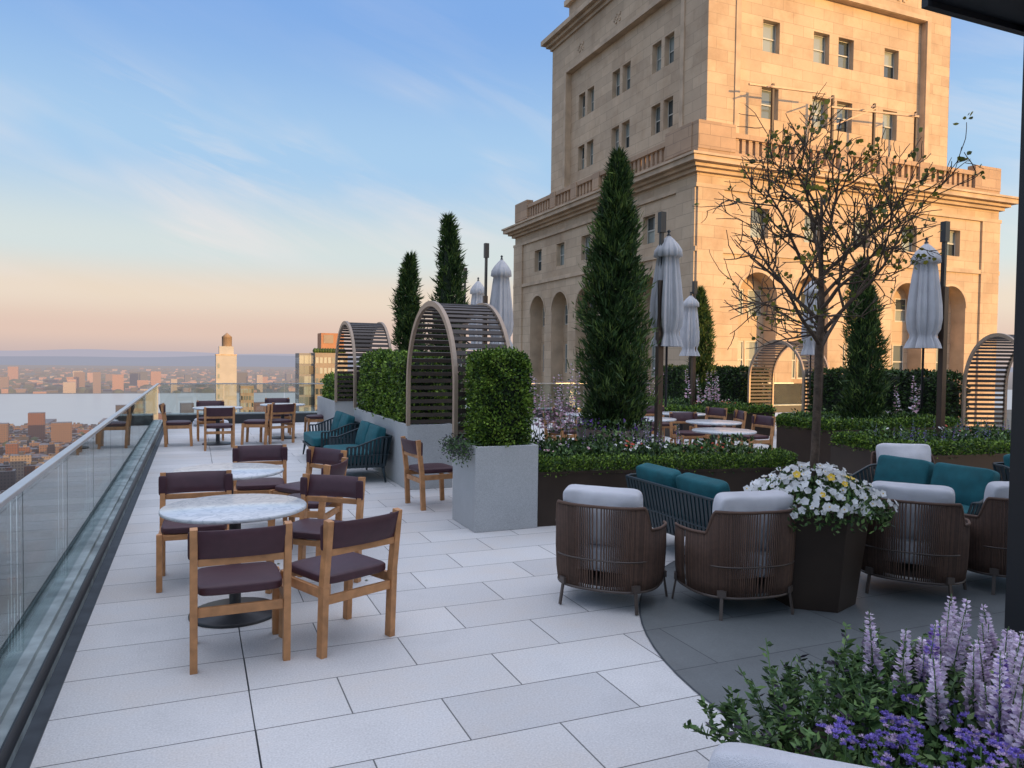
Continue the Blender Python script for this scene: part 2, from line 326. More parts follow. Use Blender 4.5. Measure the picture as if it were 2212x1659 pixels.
# ------------------------------------------------------------------ furniture
def chair_mesh():
    b=MB()
    for s in(-1,1):
        b.beam((s*.248,-.215,0),(s*.248,-.235,.42),.040,.056,WOOD); b.beam((s*.248,-.235,.42),(s*.248,-.285,.815),.040,.052,WOOD)
        b.beam((s*.238,.235,0),(s*.238,.215,.425),.040,.050,WOOD)
        b.beam((s*.246,-.205,.375),(s*.241,.195,.375),.026,.058,WOOD,side=(1,0,0))
    b.beam((-.227,-.232,.335),(.227,-.232,.335),.026,.052,WOOD)
    b.beam((-.217,.215,.395),(.217,.215,.395),.026,.04,WOOD)
    b.beam((-.227,-.264,.622),(.227,-.264,.622),.034,.040,WOOD)
    vs=[];fs=[];nx=14;nz=6
    for side in(0,1):
        for i in range(nx+1):
            for j in range(nz+1):
                x=-.229+.458*i/nx; z=.645+.162*j/nz; c=1-(x/.232)**2; e=1-(2*j/nz-1)**4; ee=1-(2*i/nx-1)**8
                y=-.262-.05*(z-.62)/.18-.028*c+(.014*e*ee+.005)*(1 if side else -1)
                vs.append((x,y,z))
    o=(nx+1)*(nz+1)
    for i in range(nx):
        for j in range(nz):
            a=i*(nz+1)+j; q=(a,a+nz+1,a+nz+2,a+1); fs.append(q); fs.append(tuple(k+o for k in q[::-1]))
    for i in range(nx):
        for j in(0,nz): a=i*(nz+1)+j; fs.append((a,a+nz+1,a+nz+1+o,a+o))
    for j in range(nz):
        for i in(0,nx): a=i*(nz+1)+j; fs.append((a,a+1,a+1+o,a+o))
    b.add(vs,fs,LEATHER,smooth=True)
    for s in(-1,1):
        b.cushion((s*.247,-.247,.715),(.062,.018,.155),LEATHER,p=8,n=4,puff=0)
    b.cushion((0,-.005,.445),(.468,.462,.066),LEATHER,n=8,p=7,puff=.25)
    return b.mesh('dining_chair')
CH=chair_mesh()
def chair(x,y,deg): place(CH,'dining_chair',(x,y,.0),rad(deg),bevel=.004)
chair(.235,4.68,1); chair(.82,4.72,24); chair(.84,5.82,141); chair(.0,6.32,178)
chair(.62,8.1,176); chair(1.02,7.72,122); chair(.93,7.0,62); chair(2.62,8.62,-84)
def table_mesh():
    b=MB(); R=.47
    b.lathe([(0.001,.738),(R-.006,.738),(R,.732),(R,.716),(R-.012,.710),(.001,.710)],MARB,n=64)
    b.lathe([(.2,.709),(.2,.69),(.045,.685),(.038,.66),(.038,.06),(.05,.03),(.285,.022),(.295,.014),(.295,0)],BLACK,n=40)
    return b.mesh('round_table')
TB=table_mesh()
def table(x,y,s=1): o=place(TB,'round_marble_table',(x,y,.001)); o.scale=(s,s,1)
table(.25,5.40); table(.28,7.15); table(.42,16.1); table(1.75,16.9)
for x,y,a in((.42,15.2,0),(1.15,16.0,75),(.3,16.95,180),(-.3,16.1,-90),(1.75,17.8,180),(2.5,17.0,90),(1.55,16.05,20)): chair(x,y,a)
for x,y in((8.2,10.5),(7.5,11.4),(7.3,9.1),(6.9,12.6),(8.9,12.4)): table(x,y)
for x,y,a in((9.1,10.6,90),(8.4,11.45,170),(9.6,11.9,70),(6.3,12.4,-80),(7.0,13.5,180),(9.0,13.3,180),(6.6,11.4,-90),(9.75,12.7,100),(8.1,12.6,-90)): chair(x,y,a)

def loveseat_mesh(w=1.35):
    b=MB(); h=w/2; d=.36
    for sx in(-1,1):
        for sy in(-1,1): b.tube([(sx*(h-.08),sy*(d-.06),.25),(sx*(h-.045),sy*(d-.02),0)],[.026,.014],TEALD,n=8)
    b.bb(-h+.04,h-.04,-d+.03,d-.01,.215,.255,TEALD)
    def pth(t):
        L=[2*d*.8,w,2*d*.8]; tot=sum(L); q=t*tot
        if q<L[0]: p=(-h,d*.6-q)
        elif q<L[0]+L[1]: p=(-h+(q-L[0]),-d)
        else: p=(h,-d+(q-L[0]-L[1]))
        return p
    ns=46
    top=[]
    for i in range(ns+1):
        t=i/ns; x,y=pth(t); side=abs(x)>h-.001
        ox=math.copysign(.05,x) if side else 0; oy=0 if side else -.06
        zt=.65 if not side else (.52+.13*max(0,min(1,(.1-y)/(.35))))
        b.beam((x*.94,y*.94,.23),(x+ox,y+oy,zt),.034 if not side else .008,.008 if not side else .034,TEALD,side=(1,0,0))
        top.append((x+ox,y+oy,zt))
    b.tube(top,.013,TEALD,n=6)
    b.tube([(p[0]*.97,p[1]*.97,.40) for p in top],.007,TEALD,n=5)
    b.cushion((0,.02,.34),(w-.1,.68,.17),TEAL,n=14,p=9,puff=.10,wr=.03)
    T=Matrix.Rotation(rad(15),3,'X')
    for sx in(-1,1): b.cushion((sx*(w/4-.015),-.25,.585),(w/2-.06,.15,.40),TEAL,M=T,n=14,p=8,puff=.2,wr=.06)
    return b.mesh('teal_loveseat')
LS=loveseat_mesh()
for x,y,a in((2.14,11.05,90),(2.14,13.3,90),(4.22,5.50,-90),(6.55,5.25,92),(8.9,5.2,180)): place(LS,'outdoor_loveseat',(x,y,.005),rad(a))

def ropechair_mesh():
    b=MB(); A,B=.385,.37
    def pl(th,s):
        sx=math.sin(th);cy=math.cos(th)
        return (A*s*math.copysign(abs(sx)**.75,sx), -B*s*math.copysign(abs(cy)**.75,cy))
    def hh(th):
        a=abs(math.degrees(th)); t=max(0,min(1,(a-46)/15)); t=t*t*(3-2*t)
        return .735-.16*t-.03*max(0,(a-66)/60)
    TH=rad(120); NC=124; top=[];bot=[]
    for i in range(NC+1):
        th=-TH+2*TH*i/NC
        h=hh(th); f=1.0+.04*(h-.55)/.2
        x1,y1=pl(th,f); x0,y0=pl(th,.955); 
        xm,ym=pl(th,1.005)
        top.append((x1,y1,h)); bot.append((x0,y0,.145))
        b.tube([(x0,y0,.145),(x0*.35+xm*.65,y0*.35+ym*.65,.24),(xm,ym,.40),(x1,y1,h)],.0058,CORD,n=5)
    b.tube(top,.011,CORD,n=8); b.tube(bot,.011,CORDR,n=8)
    b.tube([(p[0]*.975,p[1]*.975,.36) for p in top],.006,CORDR,n=6)
    for a in(-38,38,-112,112):
        x,y=pl(rad(a),.97); ln=Vector((x,y,0)).normalized()
        b.beam((x,y,.20),(x*1.08,y*1.08,0),.022,.014,CORDR,side=(-ln.y,ln.x,0))
        b.box((x*1.03,y*1.03,.175),(.06,.02,.045),CORDR,rz=math.atan2(y,x)+math.pi/2)
    b.lathe([(.001,.19),(.30,.19),(.34,.17)],CORDR,n=24)
    b.cushion((0,.04,.335),(.62,.62,.19),WHITEF,n=12,p=8,puff=.1)
    T=Matrix.Rotation(rad(13),3,'X')
    b.cushion((0,-.215,.64),(.58,.15,.43),WHITEF,M=T,n=18,p=8,puff=.3,wr=.09)
    return b.mesh('rope_armchair')
RC=ropechair_mesh()
for x,y,a in((2.84,4.80,-46),(3.60,4.36,-8),(5.15,4.15,-52),(5.98,4.0,-20),(1.15,1.05,136),(7.3,5.9,150)): place(RC,'rope_armchair',(x,y,.005),rad(a))

# ------------------------------------------------------------------ foliage helpers
def surf_hedge(b,x0,x1,y0,y1,z0,z1,n,mats,size=.04,rr=.15,lump=.03,core=True):
    c=np.array([(x0+x1)/2,(y0+y1)/2,(z0+z1)/2]); h=np.array([(x1-x0)/2,(y1-y0)/2,(z1-z0)/2])
    areas=np.array([h[1]*h[2],h[1]*h[2],h[0]*h[2],h[0]*h[2],h[0]*h[1],0*h[0]*h[1]]); pr=areas/areas.sum()
    f=rng.choice(6,size=n,p=pr); P=rng.uniform(-1,1,size=(n,3)); Nn=np.zeros((n,3))
    for k in range(6):
        a=k//2; s=1 if k%2==0 else -1; m=f==k; P[m,a]=s; Nn[m,a]=s
    Q=P*h
    inner=np.clip(Q,-(h-rr),(h-rr)); inner[:,2]=np.minimum(inner[:,2],Q[:,2]); 
    low=Q[:,2]<0; inner[low,2]=Q[low,2]
    d=Q-inner; L=np.linalg.norm(d,axis=1,keepdims=True); d=np.where(L>1e-6,d/np.maximum(L,1e-6),Nn)
    Q=inner+d*rr
    w=Q+c
    lp=np.sin(w[:,0]*11+1)*np.sin(w[:,1]*9+w[:,2]*7)*.5+np.sin(w[:,0]*23+w[:,2]*17)*np.sin(w[:,1]*21+2)*.5
    w=w+d*(lump*lp[:,None]+rng.uniform(-.06,.02,size=(n,1))+(rng.random((n,1))<.04)*.035)
    D=d*.7+rng.normal(size=(n,3))*.7+np.array([0,0,.25])
    pick=np.clip((lp*.35+.48+rng.normal(size=n)*.28)*len(mats),0,len(mats)-.01).astype(int)
    for i,m in enumerate(mats):
        k=pick==i; b.kites(w[k],D[k],rng.uniform(.7,1.3,k.sum())*size,rng.uniform(.5,.8,k.sum())*size,m)
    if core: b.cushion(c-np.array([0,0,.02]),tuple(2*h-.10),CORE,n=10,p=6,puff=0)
HM=[GR2,GR1,GR3]; HMD=[CORE,HD1,GR2]
def cypress(x,y,z0,z1,r,n,mats=(CY2,CY1,CY1,CY3),pot=None,leaf=.11,seed=0,pw=3.2,lean=.05):
    b=MB(); H=z1-z0; r0=np.random.default_rng(seed)
    if pot: 
        pr,pz=pot; b.lathe([(pr*.86,0),(pr,pz),(pr-.03,pz),(pr-.04,pz-.05),(.001,pz-.05)],BRONZE2,c=(x,y,0.002),n=6 if pr<.45 else 40,smooth=pr>=.45)
    def prof(t): return r*(min(1,.84+t*1.6))*(1-max(0,(t-.08)/.92)**pw)**.85*(1-.24*t)+.012
    ph=r0.uniform(0,6,10)
    t=r0.beta(1.0,1.03,n); th=r0.uniform(0,2*np.pi,n)
    R=np.array([prof(q) for q in t])
    lum=.20*np.sin(th*2+t*15*H/4+ph[0])*np.sin(t*21*H/4+ph[1])+.17*np.sin(th*3-t*31*H/4+ph[2])+.11*np.sin(th*5+t*60+ph[3])
    R=R*(1+lum)
    rf=R*np.sqrt(r0.uniform(.25,1.12,n)); rf=np.where(r0.random(n)<.06,rf*1.25,rf)
    ox=lean*np.sin(t*6+ph[4])*H/4; oy=lean*np.sin(t*5+ph[5])*H/4
    C=np.stack([x+ox+rf*np.cos(th),y+oy+rf*np.sin(th),z0+t*H*.96],1)
    D=np.stack([np.cos(th)*.62,np.sin(th)*.62,np.full(n,1.0)],1)+r0.normal(size=(n,3))*.45
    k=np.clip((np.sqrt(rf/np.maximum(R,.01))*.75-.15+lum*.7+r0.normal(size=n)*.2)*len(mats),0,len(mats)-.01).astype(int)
    for i,m in enumerate(mats):
        q=k==i; b.kites(C[q],D[q],r0.uniform(.5,1.6,q.sum())*leaf,r0.uniform(.13,.24,q.sum())*leaf,m)
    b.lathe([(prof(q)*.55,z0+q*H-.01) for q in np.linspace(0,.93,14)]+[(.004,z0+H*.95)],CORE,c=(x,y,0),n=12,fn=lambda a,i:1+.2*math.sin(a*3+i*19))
    b.tube([(x,y,z0-.25),(x,y,z0+.1)],.05,BARK)
    return b
def scat(b,P,mats,size,up=.5,spread=.8,ar=.5):
    n=len(P); D=rng.normal(size=(n,3))*spread+np.array([0,0,up]); k=rng.integers(0,len(mats),n)
    for i,m in enumerate(mats):
        q=k==i; b.kites(P[q],D[q],rng.uniform(.7,1.3,q.sum())*size,rng.uniform(.8,1.2,q.sum())*size*ar,m)
def blossom(b,c,nrm,r,mat,matc,n=5):
    nrm=Vector(nrm).normalized(); u=nrm.orthogonal().normalized(); v=nrm.cross(u); c=Vector(c)
    for k in range(n):
        a=2*math.pi*k/n+random.random()*.3; d=(u*math.cos(a)+v*math.sin(a)+nrm*.2).normalized(); s=nrm.cross(d)
        b.add([c,c+d*r*.6+s*r*.48,c+d*r,c+d*r*.6-s*r*.48],[(0,1,2,3)],mat)
    q=c+nrm*.004; b.add([q+u*r*.22,q+v*r*.22,q-u*r*.22,q-v*r*.22],[(0,1,2,3)],matc)
def spike(b,x,y,z0,z1,r,mats,n=55,stem=PLG,lo=.35):
    lx,ly=rng.normal(size=2)*.09*(z1-z0)
    b.tube([(x,y,z0),(x+lx,y+ly,z1)],[.004,.002],stem,n=4)
    t=lo+(1-lo)*np.floor(rng.uniform(0,1,n)*16)/16+rng.normal(size=n)*.006; th=rng.uniform(0,6.28,n); R=r*(1.15-t*.85)
    C=np.stack([x+lx*t+R*.3*np.cos(th),y+ly*t+R*.3*np.sin(th),z0+t*(z1-z0)],1); D=np.stack([np.cos(th),np.sin(th),np.full(n,.35)],1)
    k=rng.integers(0,len(mats),n)
    for i,m in enumerate(mats):
        q=k==i; b.kites(C[q],D[q],R[q]*1.3,R[q]*.8,m)

# ------------------------------------------------------------------ stone planters with clipped hedges
def stone_planter(x0,x1,y0,y1,h):
    b=MB(); t=.05
    b.bb(x0,x1,y0,y0+t,0,h,CONC); b.bb(x0,x1,y1-t,y1,0,h,CONC); b.bb(x0,x0+t,y0+t+.001,y1-t-.001,0,h,CONC); b.bb(x1-t,x1,y0+t+.001,y1-t-.001,0,h,CONC)
    b.bb(x0+t,x1-t,y0+t,y1-t,h-.2,h-.04,SOIL); b.obj('stone_planter',bevel=.006)
stone_planter(2.60,3.30,7.08,7.80,.87)
b=MB(); surf_hedge(b,2.69,3.27,7.13,7.72,.84,1.84,15000,HM,size=.033,rr=.17,lump=.03); b.obj('clipped_boxwood')
b=MB()
for i in range(60):
    a=rng.uniform(0,1); x=2.60-.03*rng.random(); y=7.1+.6*a; pts=[(x+.05,y,.89),(x-.04,y,.90),(x-.06-.04*rng.random(),y-.03,.90-.14*rng.random())]
    b.tube(pts,.0025,PLG,n=4); P=np.array(pts[2])+rng.normal(size=(18,3))*.045; scat(b,P,[PLG,PLD,PLP],.03)
b.obj('trailing_plant')
stone_planter(2.60,3.24,9.72,13.35,.87)
b=MB(); surf_hedge(b,2.66,3.2,10.0,11.6,.84,1.80,10500,HM,size=.045,rr=.16,lump=.06)
surf_hedge(b,2.66,3.2,11.5,13.2,.84,1.83,8500,HM,size=.05,rr=.16,lump=.06); b.obj('clipped_boxwood_hedge')
stone_planter(2.60,3.24,15.35,17.7,.87)
b=MB(); surf_hedge(b,2.7,3.2,15.6,17.5,.84,1.35,4000,HM,size=.06,rr=.14,lump=.04); b.obj('clipped_boxwood_hedge')

# ------------------------------------------------------------------ slatted arches
def arch_mesh(R=.98,z0=.86,top=2.42,w=.66):
    b=MB(); zs=top-R; pts=[]
    L=zs-z0; 
    nl=6; na=40
    for i in range(nl): pts.append((-R,z0+L*i/nl))
    for i in range(na+1):
        a=math.pi-math.pi*i/na; pts.append((R*math.cos(a),zs+R*math.sin(a)))
    for i in range(1,nl+1): pts.append((R,zs-L*i/nl))
    for X in(0,w):
        vs=[];fs=[]
        for i,(y,z) in enumerate(pts):
            p=pts[max(0,i-1)];q=pts[min(len(pts)-1,i+1)]; ty,tz=q[0]-p[0],q[1]-p[1]; l=math.hypot(ty,tz); ny,nz=-tz/l,ty/l
            for dx,dn in((-.022,-.032),(.022,-.032),(.022,.032),(-.022,.032)): vs.append((X+dx,y+ny*dn,z+nz*dn))
        for i in range(len(pts)-1):
            for k in range(4): fs.append((i*4+k,i*4+(k+1)%4,(i+1)*4+(k+1)%4,(i+1)*4+k))
        fs+= [(0,1,2,3),(len(vs)-4,len(vs)-3,len(vs)-2,len(vs)-1)]
        b.add(vs,fs,ARCHM)
    seg=[0]
    for i in range(1,len(pts)): seg.append(seg[-1]+math.dist(pts[i],pts[i-1]))
    s=.05
    while s<seg[-1]:
        i=max(k for k in range(len(seg)) if seg[k]<=s); i=min(i,len(pts)-2); f=(s-seg[i])/(seg[i+1]-seg[i])
        y=pts[i][0]*(1-f)+pts[i+1][0]*f; z=pts[i][1]*(1-f)+pts[i+1][1]*f
        ty,tz=pts[i+1][0]-pts[i][0],pts[i+1][1]-pts[i][1]
        b.beam((.02,y,z),(w-.02,y,z),.052,.016,SLAT,side=(0,ty,tz)); s+=.092
    return b.mesh('slatted_arch')
AR=arch_mesh()
for x,y in((2.62,8.77),(2.62,14.35)): place(AR,'slatted_arch',(x,y,0))
AR2=arch_mesh(z0=.3,top=2.32,w=.8)
place(AR2,'slatted_arch',(13.7,15.1,0)); place(AR2,'slatted_arch',(13.55,9.25,0),rad(-24))
def brown_box(x0,x1,y0,y1,h,name='bronze_planter'):
    b=MB(); t=.02
    b.bb(x0,x1,y0,y0+t,0,h,BRONZE); b.bb(x0,x1,y1-t,y1,0,h,BRONZE); b.bb(x0,x0+t,y0+t,y1-t,0,h,BRONZE); b.bb(x1-t,x1,y0+t,y1-t,0,h,BRONZE); b.bb(x0+t,x1-t,y0+t,y1-t,h-.1,h-.03,SOIL)
    b.obj(name)
for y0,y1 in((4.5,8.0),(10.4,14.05),(16.15,20.6)):
    brown_box(13.7,14.5,y0,y1,.4); b=MB(); surf_hedge(b,13.72,14.5,y0+.05,y1-.05,.38,1.58,int(2600*(y1-y0)),HMD+[GR2],size=.075,rr=.15,lump=.06); b.obj('clipped_hedge')

# ------------------------------------------------------------------ cypress trees
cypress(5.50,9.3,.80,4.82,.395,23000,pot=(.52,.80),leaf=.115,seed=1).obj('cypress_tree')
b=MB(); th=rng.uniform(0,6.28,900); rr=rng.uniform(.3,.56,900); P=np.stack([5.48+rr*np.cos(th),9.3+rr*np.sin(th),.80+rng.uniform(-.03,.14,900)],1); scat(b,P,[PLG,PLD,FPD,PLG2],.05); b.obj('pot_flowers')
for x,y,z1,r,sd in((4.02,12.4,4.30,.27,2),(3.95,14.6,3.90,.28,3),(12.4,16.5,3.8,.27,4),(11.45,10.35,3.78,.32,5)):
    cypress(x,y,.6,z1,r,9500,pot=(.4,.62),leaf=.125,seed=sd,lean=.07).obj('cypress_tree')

# ------------------------------------------------------------------ bronze planting beds
def inpoly(P,poly):
    x,y=P[:,0],P[:,1]; ins=np.zeros(len(P),bool); n=len(poly)
    for i in range(n):
        x1,y1=poly[i];x2,y2=poly[(i+1)%n]
        c=((y1>y)!=(y2>y))&(x<(x2-x1)*(y-y1)/((y2-y1)+1e-12)+x1); ins^=c
    return ins
def bed(poly,h,nh=9000,fill=2500,band=.24,hz=.15,flowers=(),hm=HM,size=.04):
    b=MB(); n=len(poly); vs=[(x,y,z) for z in(0,h) for x,y in poly]
    b.add(vs,[(i,(i+1)%n,n+(i+1)%n,n+i) for i in range(n)],BRONZE)
    b.add([(x,y,h-.03) for x,y in poly],[tuple(range(n))],SOIL)
    for i in range(n):
        b.beam((*poly[i],h),(*poly[(i+1)%n],h),.03,.02,BRONZE,side=(0,0,1))
    b.obj('bronze_planter')
    A=np.array(poly); lo,hi=A.min(0),A.max(0)
    b=MB(); P=rng.uniform(lo,hi,size=(nh*6,2)); P=P[inpoly(P,poly)]
    dist=np.full(len(P),9.)
    for i in range(n):
        a=A[i];c=A[(i+1)%n];d=c-a; t=np.clip(((P-a)@d)/(d@d),0,1); dist=np.minimum(dist,np.linalg.norm(P-(a+t[:,None]*d),axis=1))
    Q=P[dist<band][:nh]; dd=dist[dist<band][:nh]
    s=np.clip(1-((dd-band/2)/(band/2))**4,0,1)
    zz=h+hz*s*np.where(rng.random(len(Q))<.6,1,rng.random(len(Q)))+rng.uniform(-.02,.02,len(Q))+.015*np.sin(Q[:,0]*9)*np.sin(Q[:,1]*11)
    P3=np.column_stack([Q,zz]); scat(b,P3,hm,size,up=.7)
    m=nh
    e=rng.integers(0,n,m); t=rng.random(m)[:,None]; Q=A[e]*(1-t)+A[(e+1)%n]*t; cen=A.mean(0); q=Q+(cen-Q)/np.linalg.norm(cen-Q,axis=1,keepdims=True)*rng.uniform(0,.05,(m,1))
    scat(b,np.column_stack([q,h+rng.uniform(-.02,hz,m)]),[GR2]+hm,size,up=.4)
    b.obj('boxwood_edging'); b=MB()
    Q=P[dist>band*.9][:fill]; 
    if len(Q):
        z=h+rng.uniform(0,.22,len(Q))*(1+.6*np.sin(Q[:,0]*3)*np.cos(Q[:,1]*4)); scat(b,np.column_stack([Q,z]),[PLG,PLG2,PLD,PLD,GR2],.06,up=.9)
        for i in range(len(flowers)):
            mat,cnt=flowers[i]; cl=Q[rng.integers(0,len(Q),max(2,cnt//14))]
            for _ in range(cnt):
                a=cl[random.randrange(len(cl))]; blossom(b,(a[0]+random.gauss(0,.13),a[1]+random.gauss(0,.10),h+.16+random.random()*.10),(random.uniform(-.6,.4),random.uniform(-.9,.1),.8),.022,mat,FY)
        b.obj('perennial_planting')
main=[(3.32,7.12),(3.9,7.08),(4.6,6.92),(5.3,6.72),(6.0,6.62),(6.45,6.72),(6.5,7.0),(6.1,7.5),(5.5,8.0),(4.8,8.5),(4.2,8.8),(3.32,8.95)]
bed(main,.56,nh=12500,fill=3600,flowers=((FW,34),(FR,18),(FPK,8)),size=.033,hz=.14)
b=MB()
for i in range(20): spike(b,3.45+rng.random()*.85,8.0+rng.random()*.7,.6,1.35+rng.random()*.42,.055,[FPK,FPK,FL2,PLG],n=95)
b.obj('foxgloves')
b=MB()
for i in range(26): spike(b,3.5+rng.random()*2.0,7.5+rng.random()*.5,.6,.85+rng.random()*.2,.028,[FPD,FL,PLG],n=30)
b.obj('salvia_flowers')
bed([(9.95,9.6),(13.1,9.6),(13.1,11.2),(10.6,11.5),(9.95,10.9)],.6,nh=8500,fill=1700,flowers=((FL,8),),size=.055)
bed([(8.3,6.75),(11.6,6.4),(11.6,8.1),(8.6,8.3)],.58,nh=8500,fill=1800,flowers=((FW,14),(FR,10)),size=.045)
bed([(10.2,14.2),(12.9,14.2),(12.9,17.2),(10.2,17.2)],.55,nh=4000,fill=1700,flowers=((FPK,20),(FR,20)),size=.07)
b=MB()
for i in range(40): spike(b,8.6+rng.random()*2.8,6.9+rng.random()*1,.6,.84+rng.random()*.16,.026,[FPD,FP,PLG],n=34)
b.obj('lavender')
b=MB()
for (cx,cy,k) in((11.2,14.6,7),(12.6,10.2,3),(9.2,13.9,5)):
    for i in range(k): spike(b,cx+rng.normal()*.22,cy+rng.normal()*.15,.5,1.35+rng.random()*.35,.075,[FPK,FL2,FPK,PLG],n=70)
b.obj('foxgloves')

# ------------------------------------------------------------------ planter with small tree
b=MB(); PX,PY=4.20,4.20
b.lathe([(.30,0),(.385,.70),(.395,.70),(.395,.715),(.36,.715),(.35,.66),(.001,.66)],BRONZE,c=(PX,PY,.006),n=6,smooth=False,rot=.35)
b.obj('hexagonal_planter',bevel=.004)
b=MB()
for i in range(400):
    a=random.random()*6.28; q=math.sqrt(random.random()); r=.51*q*(1+.08*math.sin(a*5)); z=.72+.24*(1-q**2.2)+random.uniform(-.04,.06)
    nrm=(math.cos(a)*q+random.uniform(-.6,.6)-.25,math.sin(a)*q+random.uniform(-.6,.6)-.35,1-.5*q); blossom(b,(PX+r*math.cos(a),PY+r*math.sin(a),z),nrm,random.uniform(.020,.034),FW if random.random()<.97 else FY,FY if random.random()<.2 else FW)
n=3600
th=rng.uniform(0,6.28,n); q=np.sqrt(rng.random(n)); P=np.stack([PX+.51*q*np.cos(th),PY+.51*q*np.sin(th),.66+.27*(1-q**2.2)*rng.uniform(.5,1,n)+rng.uniform(-.06,.07,n)],1); scat(b,P,[PLG,PLG2,PLD,GR2],.042)
b.obj('white_pansies')
tree=MB(); LV=[]
def branch(p,d,L,r,lev):
    n=6; pts=[p.copy()]; rs=[r]; q=p.copy(); dd=d.copy()
    for i in range(n):
        dd=(dd+Vector((random.gauss(0,.13),random.gauss(0,.13),random.gauss(.02,.085)))).normalized(); q=q+dd*(L/n); pts.append(q.copy()); rs.append(r*(1-.72*(i+1)/n)+.0017)
    tree.tube(pts,rs,BARK,n=7 if lev<2 else 4)
    if lev>=2:
        for i in range(1,n+1):
            if random.random()<.26: LV.append((pts[i],dd.copy()))
    if lev<4:
        k={0:0,1:6,2:4,3:2}[lev]
        for i in range(k):
            t=random.uniform(.25,.95); j=min(n-1,int(t*n)); base=pts[j].lerp(pts[j+1],t*n-j)
            ax=dd.orthogonal().normalized(); ax.rotate(Matrix.Rotation(random.uniform(0,6.28),3,dd)); nd=(dd*math.cos(rad(44))+ax*math.sin(rad(44))).normalized()
            nd=(nd+Vector((0,0,.10))).normalized()
            branch(base,nd,L*random.uniform(.42,.66),rs[j]*.62,lev+1)
tp=[Vector((PX-.01,PY+.02,.68)),Vector((PX-.0,PY,1.1)),Vector((PX+.01,PY,1.5)),Vector((PX+.01,PY,1.85)),Vector((PX+.03,PY,2.1)),Vector((PX+.03,PY+.02,2.5)),Vector((PX+.0,PY,2.95))]
tree.tube(tp,[.036,.031,.029,.028,.024,.017,.008],BARK,n=10)
for i in range(12):
    z=1.80+.085*i; a=i*2.4+.9; el_=rad(random.uniform(18,36)+i*2.7); d=Vector((math.cos(a)*math.cos(el_),math.sin(a)*math.cos(el_),math.sin(el_)))
    t=(z-1.80)/1.1; base=Vector((PX+.02,PY,z)); branch(base,d,random.uniform(.88,1.04)*(1-.36*t),.016*(1-.35*t),1)
for p,d in LV:
    if random.random()<(.34 if p.x>PX else .13):
        n=random.randint(1,5)
        for _ in range(n):
            c=p+Vector((random.gauss(0,.022),random.gauss(0,.022),random.gauss(0,.02))); s=random.uniform(.011,.024)
            nn=Vector((random.gauss(0,1),random.gauss(0,1),random.gauss(0,1))).normalized(); u=nn.orthogonal().normalized(); v=nn.cross(u)
            tree.add([c,c+u*s*.7+v*s*.9,c+u*s*1.6+v*s*.55,c+u*s*2.0,c+u*s*1.6-v*s*.55,c+u*s*.7-v*s*.9],[(0,1,2,3),(0,3,4,5)],TL1 if random.random()<.6 else TL2)
tree.obj('redbud_tree')

# ------------------------------------------------------------------ closed cantilever umbrellas
def umbrella(x,y,zb,zt,mx=.0,my=.0,s=1):
    b=MB(); H=zt-zb
    pr=[(0.0,.012),(.03,.06),(.08,.12),(.13,.16),(.19,.165),(.20,.12),(.30,.135),(.45,.155),(.60,.175),(.72,.18),(.82,.165),(.87,.135),(.90,.135),(.95,.165),(1,.185)]
    ph=random.random()*6
    vs=[(r*s,zt-t*H) for t,r in pr]
    b.lathe(vs,UMB,c=(x,y,0),n=96,fn=lambda a,i:1+(.14*math.sin(8*a+ph+i*.6)+.12*math.sin(13*a+ph*2-i)+.07*math.sin(27*a+i*3))*min(1,i*2.0))
    b.tube([(x,y,zb-.9),(x,y,zt+.02)],.018,BLACK,n=8); b.lathe([(.001,.09),(.03,.06),(.012,.03),(.035,.0)],BLACK,c=(x,y,zt),n=12)
    X,Y=x+mx,y+my
    b.beam((X,Y,0),(X,Y,zb+.95*H*.62),.085,.085,BRONZE2,side=(1,0,0))
    b.beam((X+.02,Y+.05,zb+.1),(X+.03,Y+.04,zt+.28),.045,.06,BLACK,side=(1,0,0))
    b.box((X+.03,Y+.04,zt+.18),(.09,.09,.30),BLACK)
    b.beam((X+.02,Y+.05,zb+.25),(x,y,zb+.02),.03,.03,BLACK)
    b.obj('closed_patio_umbrella')
umbrella(6.46,9.4,1.98,3.62,mx=-.16,my=-.05,s=1.15)
umbrella(5.9,14.6,1.98,3.85,mx=-.32,my=.1,s=1.2)
umbrella(6.6,17.9,2.0,3.75,mx=-.3,my=.2,s=1.1)
umbrella(10.9,14.9,1.9,3.35,mx=.03,my=-.1,s=1.1)
umbrella(12.6,12.8,1.95,3.6,mx=.2,my=-.1)
umbrella(9.95,7.9,2.0,3.55,mx=.28,my=-.1,s=1.15)

# ------------------------------------------------------------------ foreground bed
b=MB(); b.bb(1.84,3.6,1.2,2.20,0,.34,BRONZE); b.bb(1.87,3.57,1.23,2.17,.341,.35,SOIL); b.obj('bronze_planter',bevel=.005)
b=MB()
for i in range(185):
    x=rng.uniform(1.78,2.85); y=rng.uniform(1.88,2.28) if x>1.98 else rng.uniform(1.6,2.28); h=rng.uniform(.12,.30)*(1.0 if x>2.0 else .6); lx,ly=rng.normal(size=2)*.06; 
    if x<1.92: lx-=.05
    b.tube([(x,y,.34),(x+lx*.4,y+ly*.4,.34+h*.5),(x+lx,y+ly,.34+h)],[.004,.003,.002],PLG,n=4)
    n=44; t=rng.uniform(.1,1,n); th=rng.uniform(0,6.28,n)
    C=np.stack([x+lx*t,y+ly*t,.34+h*t],1); D=np.stack([np.cos(th),np.sin(th),rng.uniform(.1,.8,n)],1)
    k=rng.random(n)
    for m,a,c in((PLG,0,.42),(PLG2,.42,.68),(PLD,.68,.94),(PLP,.94,1)):
        q=(k>=a)&(k<c); b.kites(C[q],D[q],rng.uniform(.02,.052,q.sum()),rng.uniform(.010,.020,q.sum()),m)
b.obj('leafy_perennials')
b=MB()
